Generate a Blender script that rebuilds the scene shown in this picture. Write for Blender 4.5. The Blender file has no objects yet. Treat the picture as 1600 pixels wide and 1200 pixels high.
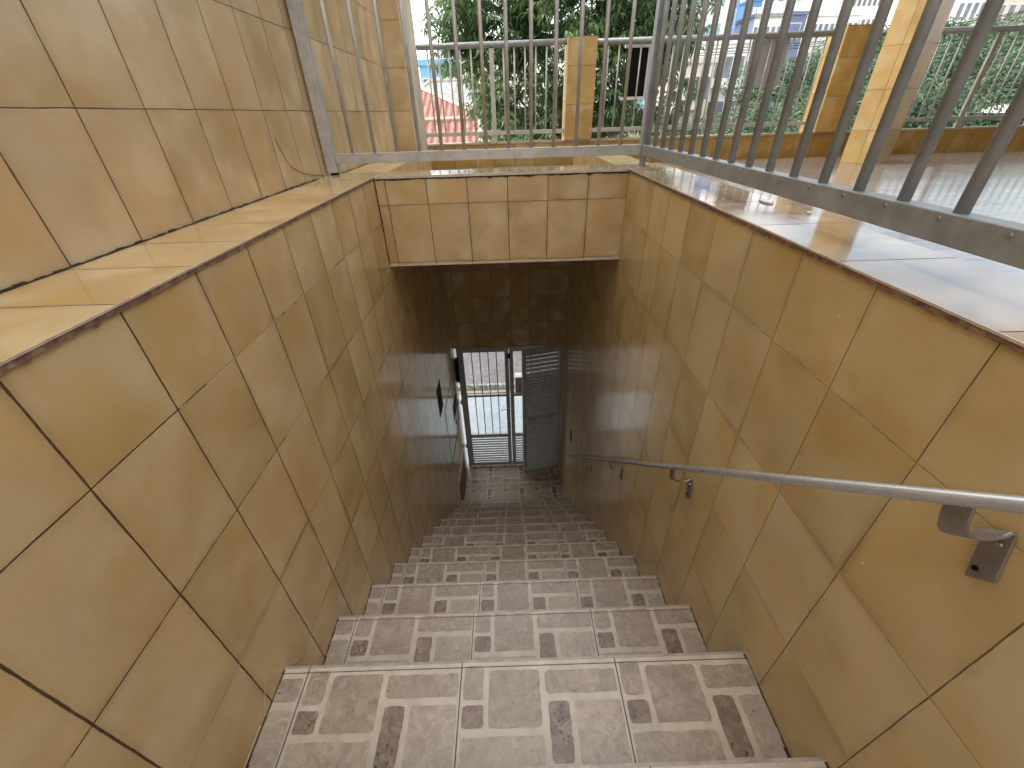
import bpy, math, random
from mathutils import Vector, Matrix
R=math.radians
rnd=random.Random(7)
scn=bpy.context.scene
col=scn.collection
# ------------------------------------------------------------------ camera (eye at the origin, z=0)
F_PX,PITCH,ROLL,YAW=642.02,.5834,-.0317,.0016
cF=Vector((math.sin(YAW)*math.cos(PITCH),math.cos(YAW)*math.cos(PITCH),-math.sin(PITCH)))
cR=Vector((math.cos(YAW),-math.sin(YAW),0)); cU=cR.cross(cF)
cR,cU=math.cos(ROLL)*cR+math.sin(ROLL)*cU,-math.sin(ROLL)*cR+math.cos(ROLL)*cU
cam=bpy.data.cameras.new('camera'); cam.sensor_width=36; cam.lens=36*F_PX/1600; cam.clip_start=.02; cam.clip_end=2000
co=bpy.data.objects.new('camera',cam); col.objects.link(co)
m=Matrix((cR,cU,-cF)).transposed().to_4x4(); co.matrix_world=m; scn.camera=co
def at(u,v,Y):
    d=(u-800)/F_PX*cR-(v-600)/F_PX*cU+cF
    return d*(Y/d.y)
# ------------------------------------------------------------------ object helpers
def tag(o,label=None,cat=None,group=None,kind=None):
    if label: o['label']=label
    if cat: o['category']=cat
    if group: o['group']=group
    if kind: o['kind']=kind
    return o
def empty(name,loc,label=None,cat=None,group=None):
    o=bpy.data.objects.new(name,None); o.location=loc; o.empty_display_size=.1; col.objects.link(o); o['org']=list(loc)
    return tag(o,label,cat,group)
class MB:
    def __init__(s): s.v=[];s.f=[];s.m=[];s.uv={}
    def poly(s,pts,mi=0,uv=None):
        i=len(s.v); s.v+= [tuple(p) for p in pts]; s.f.append(tuple(range(i,i+len(pts)))); s.m.append(mi)
        if uv: s.uv[len(s.f)-1]=uv
        return s
    def box(s,x0,x1,y0,y1,z0,z1,mi=0,M=None):
        p=[Vector((x,y,z)) for z in (z0,z1) for y in (y0,y1) for x in (x0,x1)]
        if M is not None: p=[M@q for q in p]
        i=len(s.v); s.v+=[tuple(q) for q in p]
        for f in ((0,2,3,1),(4,5,7,6),(0,1,5,4),(2,6,7,3),(0,4,6,2),(1,3,7,5)):
            s.f.append(tuple(i+k for k in f)); s.m.append(mi)
        return s
    def tube(s,pts,r,n=10,mi=0,caps=True,flat=1.0):
        pts=[Vector(p) for p in pts]; rs=r if isinstance(r,(list,tuple)) else [r]*len(pts)
        i0=len(s.v); prev=None
        for k,p in enumerate(pts):
            if k==0: t=pts[1]-p
            elif k==len(pts)-1: t=p-pts[k-1]
            else: t=(pts[k+1]-p).normalized()+(p-pts[k-1]).normalized()
            t.normalize()
            if prev is None:
                a=Vector((0,0,1)) if abs(t.z)<.9 else Vector((1,0,0)); prev=t.cross(a).normalized()
            x=(prev-t*prev.dot(t)).normalized(); y=t.cross(x); prev=x
            for j in range(n):
                a=2*math.pi*j/n; s.v.append(tuple(p+rs[k]*(math.cos(a)*x+flat*math.sin(a)*y)))
        for k in range(len(pts)-1):
            for j in range(n):
                a=i0+k*n+j; b=i0+k*n+(j+1)%n
                s.f.append((a,b,b+n,a+n)); s.m.append(mi)
        if caps:
            s.f.append(tuple(i0+j for j in reversed(range(n)))); s.m.append(mi)
            e=i0+(len(pts)-1)*n; s.f.append(tuple(e+j for j in range(n))); s.m.append(mi)
        return s
    def build(s,name,mats,parent=None,org=None,smooth=False,bevel=0,seg=2):
        if not isinstance(mats,(list,tuple)): mats=[mats]
        root=parent
        while root is not None and 'org' not in root: root=root.parent
        if root is not None: O=Vector(root['org'])
        else:
            if org is None:
                xs=[v[0] for v in s.v];ys=[v[1] for v in s.v];zs=[v[2] for v in s.v]
                org=((min(xs)+max(xs))/2,(min(ys)+max(ys))/2,min(zs))
            O=Vector(org)
        me=bpy.data.meshes.new(name)
        me.from_pydata([tuple(Vector(v)-O) for v in s.v],[],s.f)
        for mt in mats: me.materials.append(mt)
        me.polygons.foreach_set('material_index',s.m)
        uvl=me.uv_layers.new(name='UVMap')
        me.update()
        for p in me.polygons:
            n=p.normal
            own=s.uv.get(p.index)
            ax=max(range(3),key=lambda k:abs(n[k]))
            for q,li in enumerate(p.loop_indices):
                if own: uvl.data[li].uv=own[q]; continue
                v=s.v[me.loops[li].vertex_index]
                uvl.data[li].uv=((v[1],v[2]),(v[0],v[2]),(v[0],v[1]))[ax]
        if smooth:
            for p in me.polygons: p.use_smooth=True
        o=bpy.data.objects.new(name,me); col.objects.link(o)
        if parent is not None: o.parent=parent
        else: o.location=O; o['org']=list(O)
        if bevel:
            b=o.modifiers.new('bevel','BEVEL'); b.width=bevel; b.segments=seg; b.limit_method='ANGLE'; b.angle_limit=R(40)
        return o
def copy_tree(o,parent=None):
    c=o.copy(); col.objects.link(c); c.parent=parent
    for ch in list(o.children): copy_tree(ch,c)
    return c
# ------------------------------------------------------------------ materials
class NT:
    def __init__(s,name):
        s.mat=bpy.data.materials.new(name); s.mat.use_nodes=True; s.t=s.mat.node_tree
        s.b=s.t.nodes['Principled BSDF']
    def n(s,typ,**kw):
        nd=s.t.nodes.new(typ)
        for k,v in kw.items():
            if k.startswith('i_'):
                nm=k[2:]; nd.inputs[int(nm) if nm.isdigit() else nm.replace('_',' ')].default_value=v
            else: setattr(nd,k,v)
        return nd
    def l(s,a,b): s.t.links.new(a,b)
    def math(s,op,a,b=None,c=None):
        nd=s.n('ShaderNodeMath',operation=op)
        for k,x in enumerate((a,b,c)):
            if x is None: continue
            if isinstance(x,(int,float)): nd.inputs[k].default_value=x
            else: s.l(x,nd.inputs[k])
        return nd.outputs[0]
    def mix(s,f,a,b,bt='MIX'):
        nd=s.n('ShaderNodeMix',data_type='RGBA',blend_type=bt)
        for k,x in ((0,f),(6,a),(7,b)):
            if isinstance(x,(int,float)): nd.inputs[k].default_value=x
            elif isinstance(x,tuple): nd.inputs[k].default_value=(*x[:3],1)
            else: s.l(x,nd.inputs[k])
        return nd.outputs[2]
    def smooth(s,x,a,b):
        nd=s.n('ShaderNodeMapRange',interpolation_type='SMOOTHSTEP')
        s.l(x,nd.inputs[0]); nd.inputs[1].default_value=a; nd.inputs[2].default_value=b
        return nd.outputs[0]
    def noise(s,vec,scale,detail=4,rough=.55,dim='3D',w=None,dist=0):
        nd=s.n('ShaderNodeTexNoise',noise_dimensions=dim); nd.inputs['Scale'].default_value=scale
        nd.inputs['Detail'].default_value=detail; nd.inputs['Roughness'].default_value=rough; nd.inputs['Distortion'].default_value=dist
        if vec is not None: s.l(vec,nd.inputs['Vector'])
        if w is not None: s.l(w,nd.inputs['W'])
        return nd.outputs[0]
    def ramp(s,f,*st):
        nd=s.n('ShaderNodeValToRGB'); e=nd.color_ramp.elements
        while len(e)<len(st): e.new(.5)
        for k,(p,c) in enumerate(st): e[k].position=p; e[k].color=(*c,1)
        s.l(f,nd.inputs[0]); return nd.outputs[0]
    def set(s,**kw):
        for k,v in kw.items():
            k=k.replace('_',' ')
            if hasattr(v,'is_linked') or hasattr(v,'links'): s.l(v,s.b.inputs[k])
            elif isinstance(v,tuple): s.b.inputs[k].default_value=(*v[:3],1)
            else: s.b.inputs[k].default_value=v
        return s
    def bump(s,h,strength=.3,dist=.002,prev=None):
        nd=s.n('ShaderNodeBump'); nd.inputs['Strength'].default_value=strength; nd.inputs['Distance'].default_value=dist
        s.l(h,nd.inputs['Height'])
        if prev is not None: s.l(prev,nd.inputs['Normal'])
        return nd.outputs[0]

def tile_mat(name,u0,w,v0,h,base=((.62,.45,.235),(.60,.465,.27),(.64,.43,.20)),ju=.0019,jv=.0015,
             jdark=(.075,.042,.016),jpale=(.46,.35,.20),pale=.5,rough=.2,streak=(5,2.2),dirt=.35):
    t=NT(name); uv=t.n('ShaderNodeUVMap').outputs[0]
    sx=t.n('ShaderNodeSeparateXYZ'); t.l(uv,sx.inputs[0])
    geo=t.n('ShaderNodeNewGeometry').outputs['Position']
    wob=t.noise(geo,9,2); wob=t.math('MULTIPLY',t.math('SUBTRACT',wob,.5),.004)
    a=t.math('DIVIDE',t.math('SUBTRACT',t.math('ADD',sx.outputs[0],wob),u0),w)
    b=t.math('DIVIDE',t.math('SUBTRACT',t.math('ADD',sx.outputs[1],wob),v0),h)
    fa,fb=t.math('FRACT',a),t.math('FRACT',b); ca,cb=t.math('FLOOR',a),t.math('FLOOR',b)
    da=t.math('MULTIPLY',t.math('MINIMUM',fa,t.math('SUBTRACT',1,fa)),w)
    db=t.math('MULTIPLY',t.math('MINIMUM',fb,t.math('SUBTRACT',1,fb)),h)
    jn=t.noise(geo,23,4,.7)
    thk=t.math('MULTIPLY_ADD',jn,1.5,.25)
    ma=t.math('SUBTRACT',1,t.smooth(t.math('DIVIDE',da,thk),ju*.7,ju*1.25))
    mb=t.math('SUBTRACT',1,t.smooth(t.math('DIVIDE',db,thk),jv*.7,jv*1.25))
    mask=t.math('MAXIMUM',ma,mb)
    cx=t.n('ShaderNodeCombineXYZ'); t.l(ca,cx.inputs[0]); t.l(cb,cx.inputs[1])
    wn=t.n('ShaderNodeTexWhiteNoise',noise_dimensions='3D'); t.l(cx.outputs[0],wn.inputs[0])
    rv=wn.outputs[0]
    mp=t.n('ShaderNodeMapping'); mp.inputs['Rotation'].default_value=(.5,.6,.4); mp.inputs['Scale'].default_value=(1,1,1); t.l(geo,mp.inputs[0])
    n1=t.noise(mp.outputs[0],streak[0],5,.5,'4D',t.math('MULTIPLY',rv,40),.4)
    n2=t.noise(mp.outputs[0],streak[1]*1.3,2,.5,'4D',t.math('MULTIPLY',rv,17))
    cl=t.ramp(n1,(.3,base[1]),(.5,base[0]),(.72,base[2]))
    dk=t.mix(t.smooth(n2,.35,.75),(1,1,1),(.80,.74,.60)); cl=t.mix(1,cl,dk,'MULTIPLY')
    # cloudy glaze: pale clouds and golden-brown burns, different on every tile
    n4=t.noise(mp.outputs[0],6.5,2.2,.5,'4D',t.math('MULTIPLY_ADD',rv,23,3),.15)
    cl=t.mix(t.math('MULTIPLY',t.smooth(n4,.42,.75),.55),cl,(.68,.55,.34))
    n5=t.noise(mp.outputs[0],5,3,.5,'4D',t.math('MULTIPLY_ADD',rv,31,9),.3)
    cl=t.mix(t.math('MULTIPLY',t.smooth(n5,.45,.75),.42),cl,(.42,.26,.09))
    n6=t.noise(geo,120,3,.6); cl=t.mix(t.math('MULTIPLY',t.smooth(n6,.35,.75),.10),cl,(.36,.24,.10))
    tint=t.ramp(rv,(0,(.94,.93,.92)),(.5,(1,1,1)),(1,(1.05,1.03,1.0)))
    cl=t.mix(1,cl,tint,'MULTIPLY')
    n3=t.noise(geo,26,3,.5); cl=t.mix(t.math('MULTIPLY',t.smooth(n3,.55,.85),.09),cl,(.58,.46,.27))
    # grime creeping out of the joints
    near=t.math('SUBTRACT',1,t.smooth(t.math('MINIMUM',da,db),.001,.02))
    g=t.math('MULTIPLY',t.math('MULTIPLY',near,t.smooth(t.noise(geo,5,4,.6),.42,.7)),dirt)
    cl=t.mix(g,cl,(.22,.13,.05))
    # tiny pale specks of paint / chips
    vo=t.n('ShaderNodeTexVoronoi',feature='F1'); vo.inputs['Scale'].default_value=17; t.l(geo,vo.inputs['Vector'])
    sp=t.math('MULTIPLY',t.math('LESS_THAN',vo.outputs['Distance'],.045),t.math('GREATER_THAN',t.noise(geo,3,2),.56))
    cl=t.mix(sp,cl,(.75,.68,.5))
    jc=t.mix(t.math('MULTIPLY',t.math('MULTIPLY',mb,t.math('GREATER_THAN',t.noise(geo,4,3),1-pale)),1.0),jdark,jpale)
    jc=t.mix(t.math('MULTIPLY',t.smooth(t.noise(geo,60,3),.45,.7),.5),jc,(.16,.09,.04))
    t.set(Base_Color=t.mix(mask,cl,jc))
    rg=t.math('MULTIPLY_ADD',t.noise(geo,7,5,.6),.20,rough-.14)
    t.set(Roughness=t.math('MAXIMUM',rg,t.math('MULTIPLY',mask,.75)))
    hgt=t.math('ADD',t.math('MULTIPLY',mask,-1),t.math('MULTIPLY',t.noise(geo,11,2),.28))
    # every tile set at a slightly different angle
    w2=t.n('ShaderNodeVectorMath',operation='SUBTRACT'); t.l(wn.outputs[1],w2.inputs[0]); w2.inputs[1].default_value=(.5,.5,.5)
    dt=t.math('ADD',t.math('MULTIPLY',t.math('SUBTRACT',fa,.5),t.math('MULTIPLY',t.math('SUBTRACT',rv,.5),.9)),0)
    hgt=t.math('ADD',hgt,dt)
    t.set(Normal=t.bump(hgt,.5,.0022)); t.set(IOR=1.47)
    return t.mat

def simple(name,c,rough=.5,metal=0,var=.15,scale=8,bump=.1,c2=None,spec=.5,dist=.002):
    t=NT(name); geo=t.n('ShaderNodeNewGeometry').outputs['Position']
    n=t.noise(geo,scale,6,.62)
    c2=c2 or tuple(x*(1-var*2) for x in c)
    t.set(Base_Color=t.ramp(n,(.3,c2),(.7,c)),Metallic=metal,Roughness=t.math('MULTIPLY_ADD',t.noise(geo,scale*2.3,4),.25,rough-.12))
    t.b.inputs['Specular IOR Level'].default_value=spec
    if bump: t.set(Normal=t.bump(t.noise(geo,scale*6,4),bump,dist))
    return t.mat

TW,TH=.2045,.294
M={}
M['well']=tile_mat('well_tile',.4535,TW,-.4695,TH,rough=.2)
M['wellR']=tile_mat('skylit_right_well_tile',.4535,TW,-.4695,TH,base=((.68,.53,.28),(.65,.55,.33),(.70,.50,.22)),rough=.2,ju=.0011,jdark=(.17,.11,.055),pale=.75)  # paler than the left wall, sky light put into the tile colour
M['lintel']=tile_mat('lintel_tile',-.604,.2056,-.383,.297,base=((.54,.375,.19),(.52,.39,.22),(.56,.36,.16)),pale=.1,jv=.0012)
M['deep']=tile_mat('shaded_inner_tile',-.184,.204,-1.921,.294,base=((.42,.28,.12),(.4,.29,.15),(.44,.27,.1)),pale=.1)  # tile colour darkened to hold the shade under the ceiling
M['house']=tile_mat('house_wall_tile',1.091,.2085,.033,.297,base=((.55,.41,.245),(.54,.42,.27),(.57,.40,.215)),pale=.05,jv=.0014,jdark=(.10,.06,.03),rough=.24)
M['ledgeL']=tile_mat('left_ledge_tile',-3,9,.4535,TW,base=((.56,.395,.19),(.53,.40,.22),(.58,.38,.165)),pale=0,rough=.13)
M['ledgeR']=tile_mat('right_ledge_tile',-3,9,.758,.298,base=((.36,.27,.18),(.38,.31,.23),(.37,.25,.15)),jdark=(.12,.09,.07),pale=0,rough=.12)
M['ledgeF']=tile_mat('front_ledge_tile',-.373,.303,0,9,base=((.50,.40,.27),(.46,.38,.27),(.52,.36,.2)),jdark=(.2,.13,.07),pale=0,rough=.14)
M['pillar']=tile_mat('shaded_pillar_tile',-4.13,9,.05,.294,base=((.50,.31,.085),(.47,.32,.11),(.54,.31,.075)),pale=.05,jdark=(.17,.09,.02),rough=.4)  # darkened so the shade on the front faces is in the colour
M['corner']=tile_mat('corner_column_tile',-4.13,9,.033,.297,base=((.50,.35,.17),(.48,.35,.2),(.54,.34,.15)),pale=.05,jdark=(.17,.10,.04),rough=.25)
M['tall']=tile_mat('column_tile',.135,9,.079,.287,base=((.58,.40,.16),(.55,.41,.20),(.60,.39,.14)),pale=.05,jdark=(.25,.15,.04),rough=.42)
M['parapet']=tile_mat('parapet_tile',1.734,.203,-.76,.5,base=((.44,.26,.06),(.41,.26,.085),(.48,.26,.05)),pale=.05,jdark=(.12,.06,.015),rough=.4)
M['grime']=simple('black_joint_grime',(.035,.025,.018),.8,scale=40,bump=.5)
def chipmat():
    t=NT('chipped_clay_edge'); geo=t.n('ShaderNodeNewGeometry').outputs['Position']
    n=t.noise(geo,45,6,.75)
    t.set(Base_Color=t.ramp(n,(.35,(.10,.045,.035)),(.5,(.20,.10,.07)),(.68,(.36,.25,.15))),Roughness=.8,Normal=t.bump(n,.9,.003))
    return t.mat
M['chip']=chipmat()
M['edge']=simple('pale_glazed_edge',(.62,.52,.40),.3,var=.15,scale=20,c2=(.42,.32,.24))
M['concrete']=simple('grey_concrete',(.34,.31,.27),.85,scale=6,bump=.4)
M['render']=simple('cream_render',(.62,.55,.42),.8,scale=5,bump=.3)
def paint(name,c,rough=.42):
    t=NT(name); geo=t.n('ShaderNodeNewGeometry').outputs['Position']
    n=t.noise(geo,14,6,.7); c2=tuple(x*.72 for x in c)
    k=t.ramp(n,(.35,c2),(.6,c),(.8,tuple(min(1,x*1.15) for x in c)))
    sc=t.smooth(t.noise(geo,90,4,.7),.66,.74); k=t.mix(t.math('MULTIPLY',sc,.5),k,(.45,.42,.38))
    t.set(Base_Color=k,Roughness=t.math('MULTIPLY_ADD',n,.3,rough-.15),Normal=t.bump(t.noise(geo,70,4),.25,.001)); t.b.inputs['Metallic'].default_value=.25
    return t.mat
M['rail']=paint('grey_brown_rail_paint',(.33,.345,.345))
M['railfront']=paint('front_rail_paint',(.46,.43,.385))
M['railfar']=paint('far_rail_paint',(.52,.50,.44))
M['bronze']=paint('aluminium_gate_frame',(.48,.465,.44),.38)
M['slat']=paint('aluminium_slat',(.62,.63,.64),.33)
M['steel']=simple('brushed_handrail_steel',(.56,.565,.58),.3,metal=.6,var=.08,scale=30,bump=.02)
M['darksteel']=simple('bracket_steel',(.38,.345,.315),.38,metal=.6,var=.2,scale=25,bump=.2)
M['black']=simple('black_plastic',(.010,.010,.011),.75,bump=0,spec=.1)
M['chrome']=simple('chrome_lever',(.7,.7,.68),.18,metal=1,var=.05,bump=0)
M['white']=simple('white_paint',(.78,.78,.76),.5,var=.06,scale=10)
M['signgrey']=simple('grey_sign_back',(.42,.40,.39),.6,var=.08,scale=5,bump=.05)
M['shadebrown']=simple('dark_shade_brown',(.12,.05,.028),.55,var=.25,scale=14)  # dark brown carrying shade for the stair ceiling and the wall recess
M['bluewin']=simple('dark_window_pane',(.03,.045,.055),.15,bump=0)
# stair tile: glossy printed ceramic
def stone(name,a,b,c,vein=.5,ex=0):
    t=NT(name); geo=t.n('ShaderNodeNewGeometry').outputs['Position']
    n=t.noise(geo,38,8,.72,dist=.8); n2=t.noise(geo,9,3)
    k=t.ramp(n,(.32,a),(.5,b),(.66,c))
    k=t.mix(t.math('MULTIPLY',t.smooth(n2,.35,.7),.3),k,tuple(x*.72 for x in b))
    vo=t.n('ShaderNodeTexVoronoi',feature='DISTANCE_TO_EDGE'); vo.inputs['Scale'].default_value=44; vo.inputs['Randomness'].default_value=1; t.l(geo,vo.inputs['Vector'])
    vein_m=t.math('MULTIPLY',t.math('SUBTRACT',1,t.smooth(vo.outputs['Distance'],.0,.06)),t.smooth(t.noise(geo,26,5,.7),.52,.66))
    k=t.mix(t.math('MULTIPLY',vein_m,vein),k,tuple(x*.35 for x in a))
    v2=t.n('ShaderNodeTexVoronoi',feature='F1'); v2.inputs['Scale'].default_value=70; t.l(geo,v2.inputs['Vector'])
    pit=t.math('MULTIPLY',t.math('LESS_THAN',v2.outputs['Distance'],.16+ex*.1),t.math('GREATER_THAN',t.noise(geo,12,3,.6),.62-ex*.1))
    k=t.mix(t.math('MULTIPLY',pit,.75),k,(.03,.02,.015))
    t.set(Base_Color=k,Roughness=t.math('MULTIPLY_ADD',t.noise(geo,15,4),.25,.14),Normal=t.bump(n,.12,.0008)); return t.mat
M['st_l']=stone('light_print_stone',(.26,.205,.15),(.37,.30,.23),(.47,.395,.315),.3)
M['st_m']=stone('mid_print_stone',(.20,.155,.112),(.31,.245,.185),(.41,.335,.26),.4)
M['st_d']=stone('dark_print_stone',(.10,.066,.045),(.205,.145,.105),(.33,.25,.19),.7,1)
M['st_g']=simple('pale_print_grout',(.54,.47,.375),.27,var=.1,scale=14,bump=.05,c2=(.40,.335,.26))
M['seam']=simple('brown_tile_seam',(.10,.07,.05),.8,scale=30)
M['nose']=simple('step_nosing_edge',(.42,.36,.30),.35,var=.25,scale=26,bump=.2)
def plank():
    t=NT('terrace_plank_tile'); uv=t.n('ShaderNodeUVMap').outputs[0]
    sx=t.n('ShaderNodeSeparateXYZ'); t.l(uv,sx.inputs[0]); geo=t.n('ShaderNodeNewGeometry').outputs['Position']
    b=t.math('DIVIDE',sx.outputs[1],.125); cb=t.math('FLOOR',b)
    a=t.math('ADD',t.math('DIVIDE',sx.outputs[0],.9),t.math('MULTIPLY',cb,.37)); ca=t.math('FLOOR',a)
    fb,fa=t.math('FRACT',b),t.math('FRACT',a)
    db=t.math('MULTIPLY',t.math('MINIMUM',fb,t.math('SUBTRACT',1,fb)),.125); da=t.math('MULTIPLY',t.math('MINIMUM',fa,t.math('SUBTRACT',1,fa)),.9)
    mask=t.math('SUBTRACT',1,t.smooth(t.math('MINIMUM',da,db),.001,.0028))
    cx=t.n('ShaderNodeCombineXYZ'); t.l(ca,cx.inputs[0]); t.l(cb,cx.inputs[1]); wn=t.n('ShaderNodeTexWhiteNoise'); t.l(cx.outputs[0],wn.inputs[0])
    mp=t.n('ShaderNodeMapping'); mp.inputs['Scale'].default_value=(1.5,22,1); t.l(geo,mp.inputs[0])
    g=t.noise(mp.outputs[0],3,5,.6)
    k=t.ramp(g,(.3,(.24,.20,.17)),(.7,(.36,.31,.275))); k=t.mix(1,k,t.ramp(wn.outputs[0],(0,(.8,.8,.8)),(1,(1.1,1.08,1.05))),'MULTIPLY')
    t.set(Base_Color=t.mix(mask,k,(.08,.06,.05)),Roughness=t.math('MULTIPLY_ADD',t.noise(geo,6,4),.14,.07),Normal=t.bump(t.math('MULTIPLY_ADD',mask,-1,t.math('MULTIPLY',g,.12)),.12,.001))
    return t.mat
M['plank']=plank()
def asphalt(name,a,b,rough=.85,scale=30):
    t=NT(name); geo=t.n('ShaderNodeNewGeometry').outputs['Position']
    n=t.noise(geo,scale,8,.75); n2=t.noise(geo,1.2,4)
    k=t.ramp(n,(.35,a),(.65,b)); k=t.mix(t.math('MULTIPLY',t.smooth(n2,.4,.7),.35),k,tuple(x*.7 for x in a))
    t.set(Base_Color=k,Roughness=rough,Normal=t.bump(n,.6,.01)); return t.mat
M['road']=asphalt('road_cobble_asphalt',(.11,.105,.105),(.25,.24,.24),.7,14)
M['walk']=asphalt('pale_pavement',(.27,.33,.37),(.42,.49,.53),.55,18)
M['earth']=asphalt('far_ground',(.10,.11,.06),(.2,.17,.11),.95,3)
def leafmat(name,a,b,c,tr=.3):
    t=NT(name); geo=t.n('ShaderNodeNewGeometry'); oi=geo.outputs['Random Per Island'] if 'Random Per Island' in geo.outputs else None
    pos=geo.outputs['Position']
    n=t.noise(pos,1.1,3); f=t.math('ADD',t.math('MULTIPLY',oi,.42),t.math('MULTIPLY',t.smooth(n,.3,.7),.5))  # broad dark patches put the clump shade into the leaf colour
    k=t.ramp(f,(.2,a),(.55,b),(.9,c))
    t.set(Base_Color=k,Roughness=.42)
    tb=t.n('ShaderNodeBsdfTranslucent'); t.l(t.mix(.5,k,(.30,.42,.08)),tb.inputs[0])
    mx=t.n('ShaderNodeMixShader'); mx.inputs[0].default_value=tr; t.l(t.b.outputs[0],mx.inputs[1]); t.l(tb.outputs[0],mx.inputs[2])
    t.l(mx.outputs[0],t.t.nodes['Material Output'].inputs[0]); return t.mat
M['mango']=leafmat('long_drooping_leaves',(.05,.10,.05),(.15,.25,.12),(.34,.43,.22),.42)
M['bush']=leafmat('bush_leaves',(.014,.042,.024),(.055,.12,.065),(.18,.27,.13),.2)
M['bark']=simple('brown_bark',(.13,.10,.07),.9,var=.3,scale=12,bump=.8,dist=.02)
def rooftile():
    t=NT('red_clay_roof_tile'); uv=t.n('ShaderNodeUVMap').outputs[0]; geo=t.n('ShaderNodeNewGeometry').outputs['Position']
    sx=t.n('ShaderNodeSeparateXYZ'); t.l(uv,sx.inputs[0])
    w=t.math('SINE',t.math('MULTIPLY',sx.outputs[0],2*math.pi/.24)); s=t.math('FRACT',t.math('DIVIDE',sx.outputs[1],.36))
    n=t.noise(geo,3,6,.7); k=t.ramp(n,(.3,(.36,.13,.09)),(.55,(.50,.22,.17)),(.75,(.60,.36,.30)))
    k=t.mix(t.math('MULTIPLY',t.smooth(w,.2,-.9) if False else t.math('SUBTRACT',1,t.smooth(w,-.9,-.2)),.75),k,(.13,.05,.04))
    k=t.mix(t.math('MULTIPLY',t.math('SUBTRACT',1,t.smooth(s,0,.14)),.6),k,(.16,.06,.05))
    t.set(Base_Color=k,Roughness=.75,Normal=t.bump(t.math('ADD',w,s),.8,.05)); return t.mat
M['redroof']=rooftile()
M['fibre']=simple('weathered_grey_roof',(.42,.42,.40),.8,var=.25,scale=3)
M['bwhite']=simple('white_building_wall',(.80,.79,.76),.7,var=.06,scale=.6,bump=0)
M['bcream']=simple('cream_building_wall',(.68,.60,.50),.7,var=.08,scale=.6,bump=0)
M['bblue']=simple('periwinkle_building_wall',(.22,.34,.68),.7,var=.08,scale=.6,bump=0)
M['bblue2']=simple('strong_blue_wall',(.10,.26,.52),.7,var=.1,scale=.6,bump=0)
M['bsky']=simple('light_blue_wall',(.22,.48,.75),.7,var=.1,scale=.8,bump=0)
M['bslate']=simple('hazed_slate_blue_roof',(.17,.21,.33),.6,var=.1,scale=.6,bump=0)  # lightened, distance haze mixed into the slate colour
M['bteal']=simple('teal_window_band',(.30,.58,.62),.3,var=.3,scale=1,bump=0)
M['bglass']=simple('hazed_building_glass',(.20,.24,.27),.3,var=.3,scale=1,bump=0)  # glass colour paled to carry the haze of distance
M['grass']=simple('green_grass',(.30,.33,.15),.8,var=.25,scale=20)

# ------------------------------------------------------------------ stairwell numbers
XL,XR=-.656,.624
Y1,Z1,TR,RS=.5335,-1.2741,.2603,.2391
NS=12
YT=.2; ZTOP=-.249; ZF=-.46
ZLAND=Z1-NS*RS; YDOOR=4.2
nos={k:(Y1+(k-1)*TR,Z1-(k-1)*RS) for k in range(1,NS+1)}
nos[0]=(.272,-1.135); nos[-1]=(.010,-.90); nos[-2]=(-.25,-.665)
# ---- printed versailles pattern
PT=.423
PAT=[(.02,.02,.145,.205,1),(.02,.235,.15,.35,2),(.18,.05,.50,.35,1),(.535,.06,.985,.185,1),
     (.545,.225,.67,.515,2),(.705,.225,.985,.66,0),(.02,.39,.505,.80,0),(.55,.555,.67,.68,2),(.55,.72,.985,.96,1),(.02,.84,.25,.97,2),(.285,.84,.505,.97,1)]
def block(mb,x0,x1,y0,y1,z,mi,r=.008,j=.0014):
    if x1-x0<.008 or y1-y0<.008: return
    r=min(r,(x1-x0)/3,(y1-y0)/3); pts=[]
    for cx,cy,a0 in ((x1-r,y1-r,0),(x0+r,y1-r,90),(x0+r,y0+r,180),(x1-r,y0+r,270)):
        for k in range(4):
            a=R(a0+30*k); pts.append((cx+r*math.cos(a),cy+r*math.sin(a)))
    # extra wobble points on the long edges
    out=[]
    for k,p in enumerate(pts):
        q=pts[(k+1)%len(pts)]; out.append(p); L=math.dist(p,q)
        if L>.03:
            n=int(L/.016)
            for i in range(1,n): out.append((p[0]+(q[0]-p[0])*i/n,p[1]+(q[1]-p[1])*i/n))
    out=[(x+rnd.uniform(-j,j),y+rnd.uniform(-j,j),z) for x,y in out]
    mb.poly(out,mi)
def pattern(mb,x0,x1,yfar,ynear,z,xs,vshift=0,ysnap=None):
    """printed blocks of 0.423 m tiles between x0..x1, far edge yfar down to ynear"""
    k0=math.floor((x0-xs)/PT)
    rows=math.ceil((yfar-ynear)/PT)+1
    for k in range(k0,k0+5):
        tx=xs+k*PT
        for rr in range(-1,rows+1):
            ty=yfar+vshift*PT-rr*PT
            for (a,b,c,d,mt) in PAT:
                bx0,bx1=max(tx+a*PT,x0+.003),min(tx+c*PT,x1-.003)
                by1,by0=min(ty-b*PT,yfar-.004),max(ty-d*PT,ynear+.002)
                if bx1>bx0 and by1>by0: block(mb,bx0,bx1,by0,by1,z,mt)
SEAM=-.585
stair=empty('staircase',(0,nos[NS][0],ZLAND),'straight flight of steps with beige stone print tiles between the tiled walls','staircase')
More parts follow.
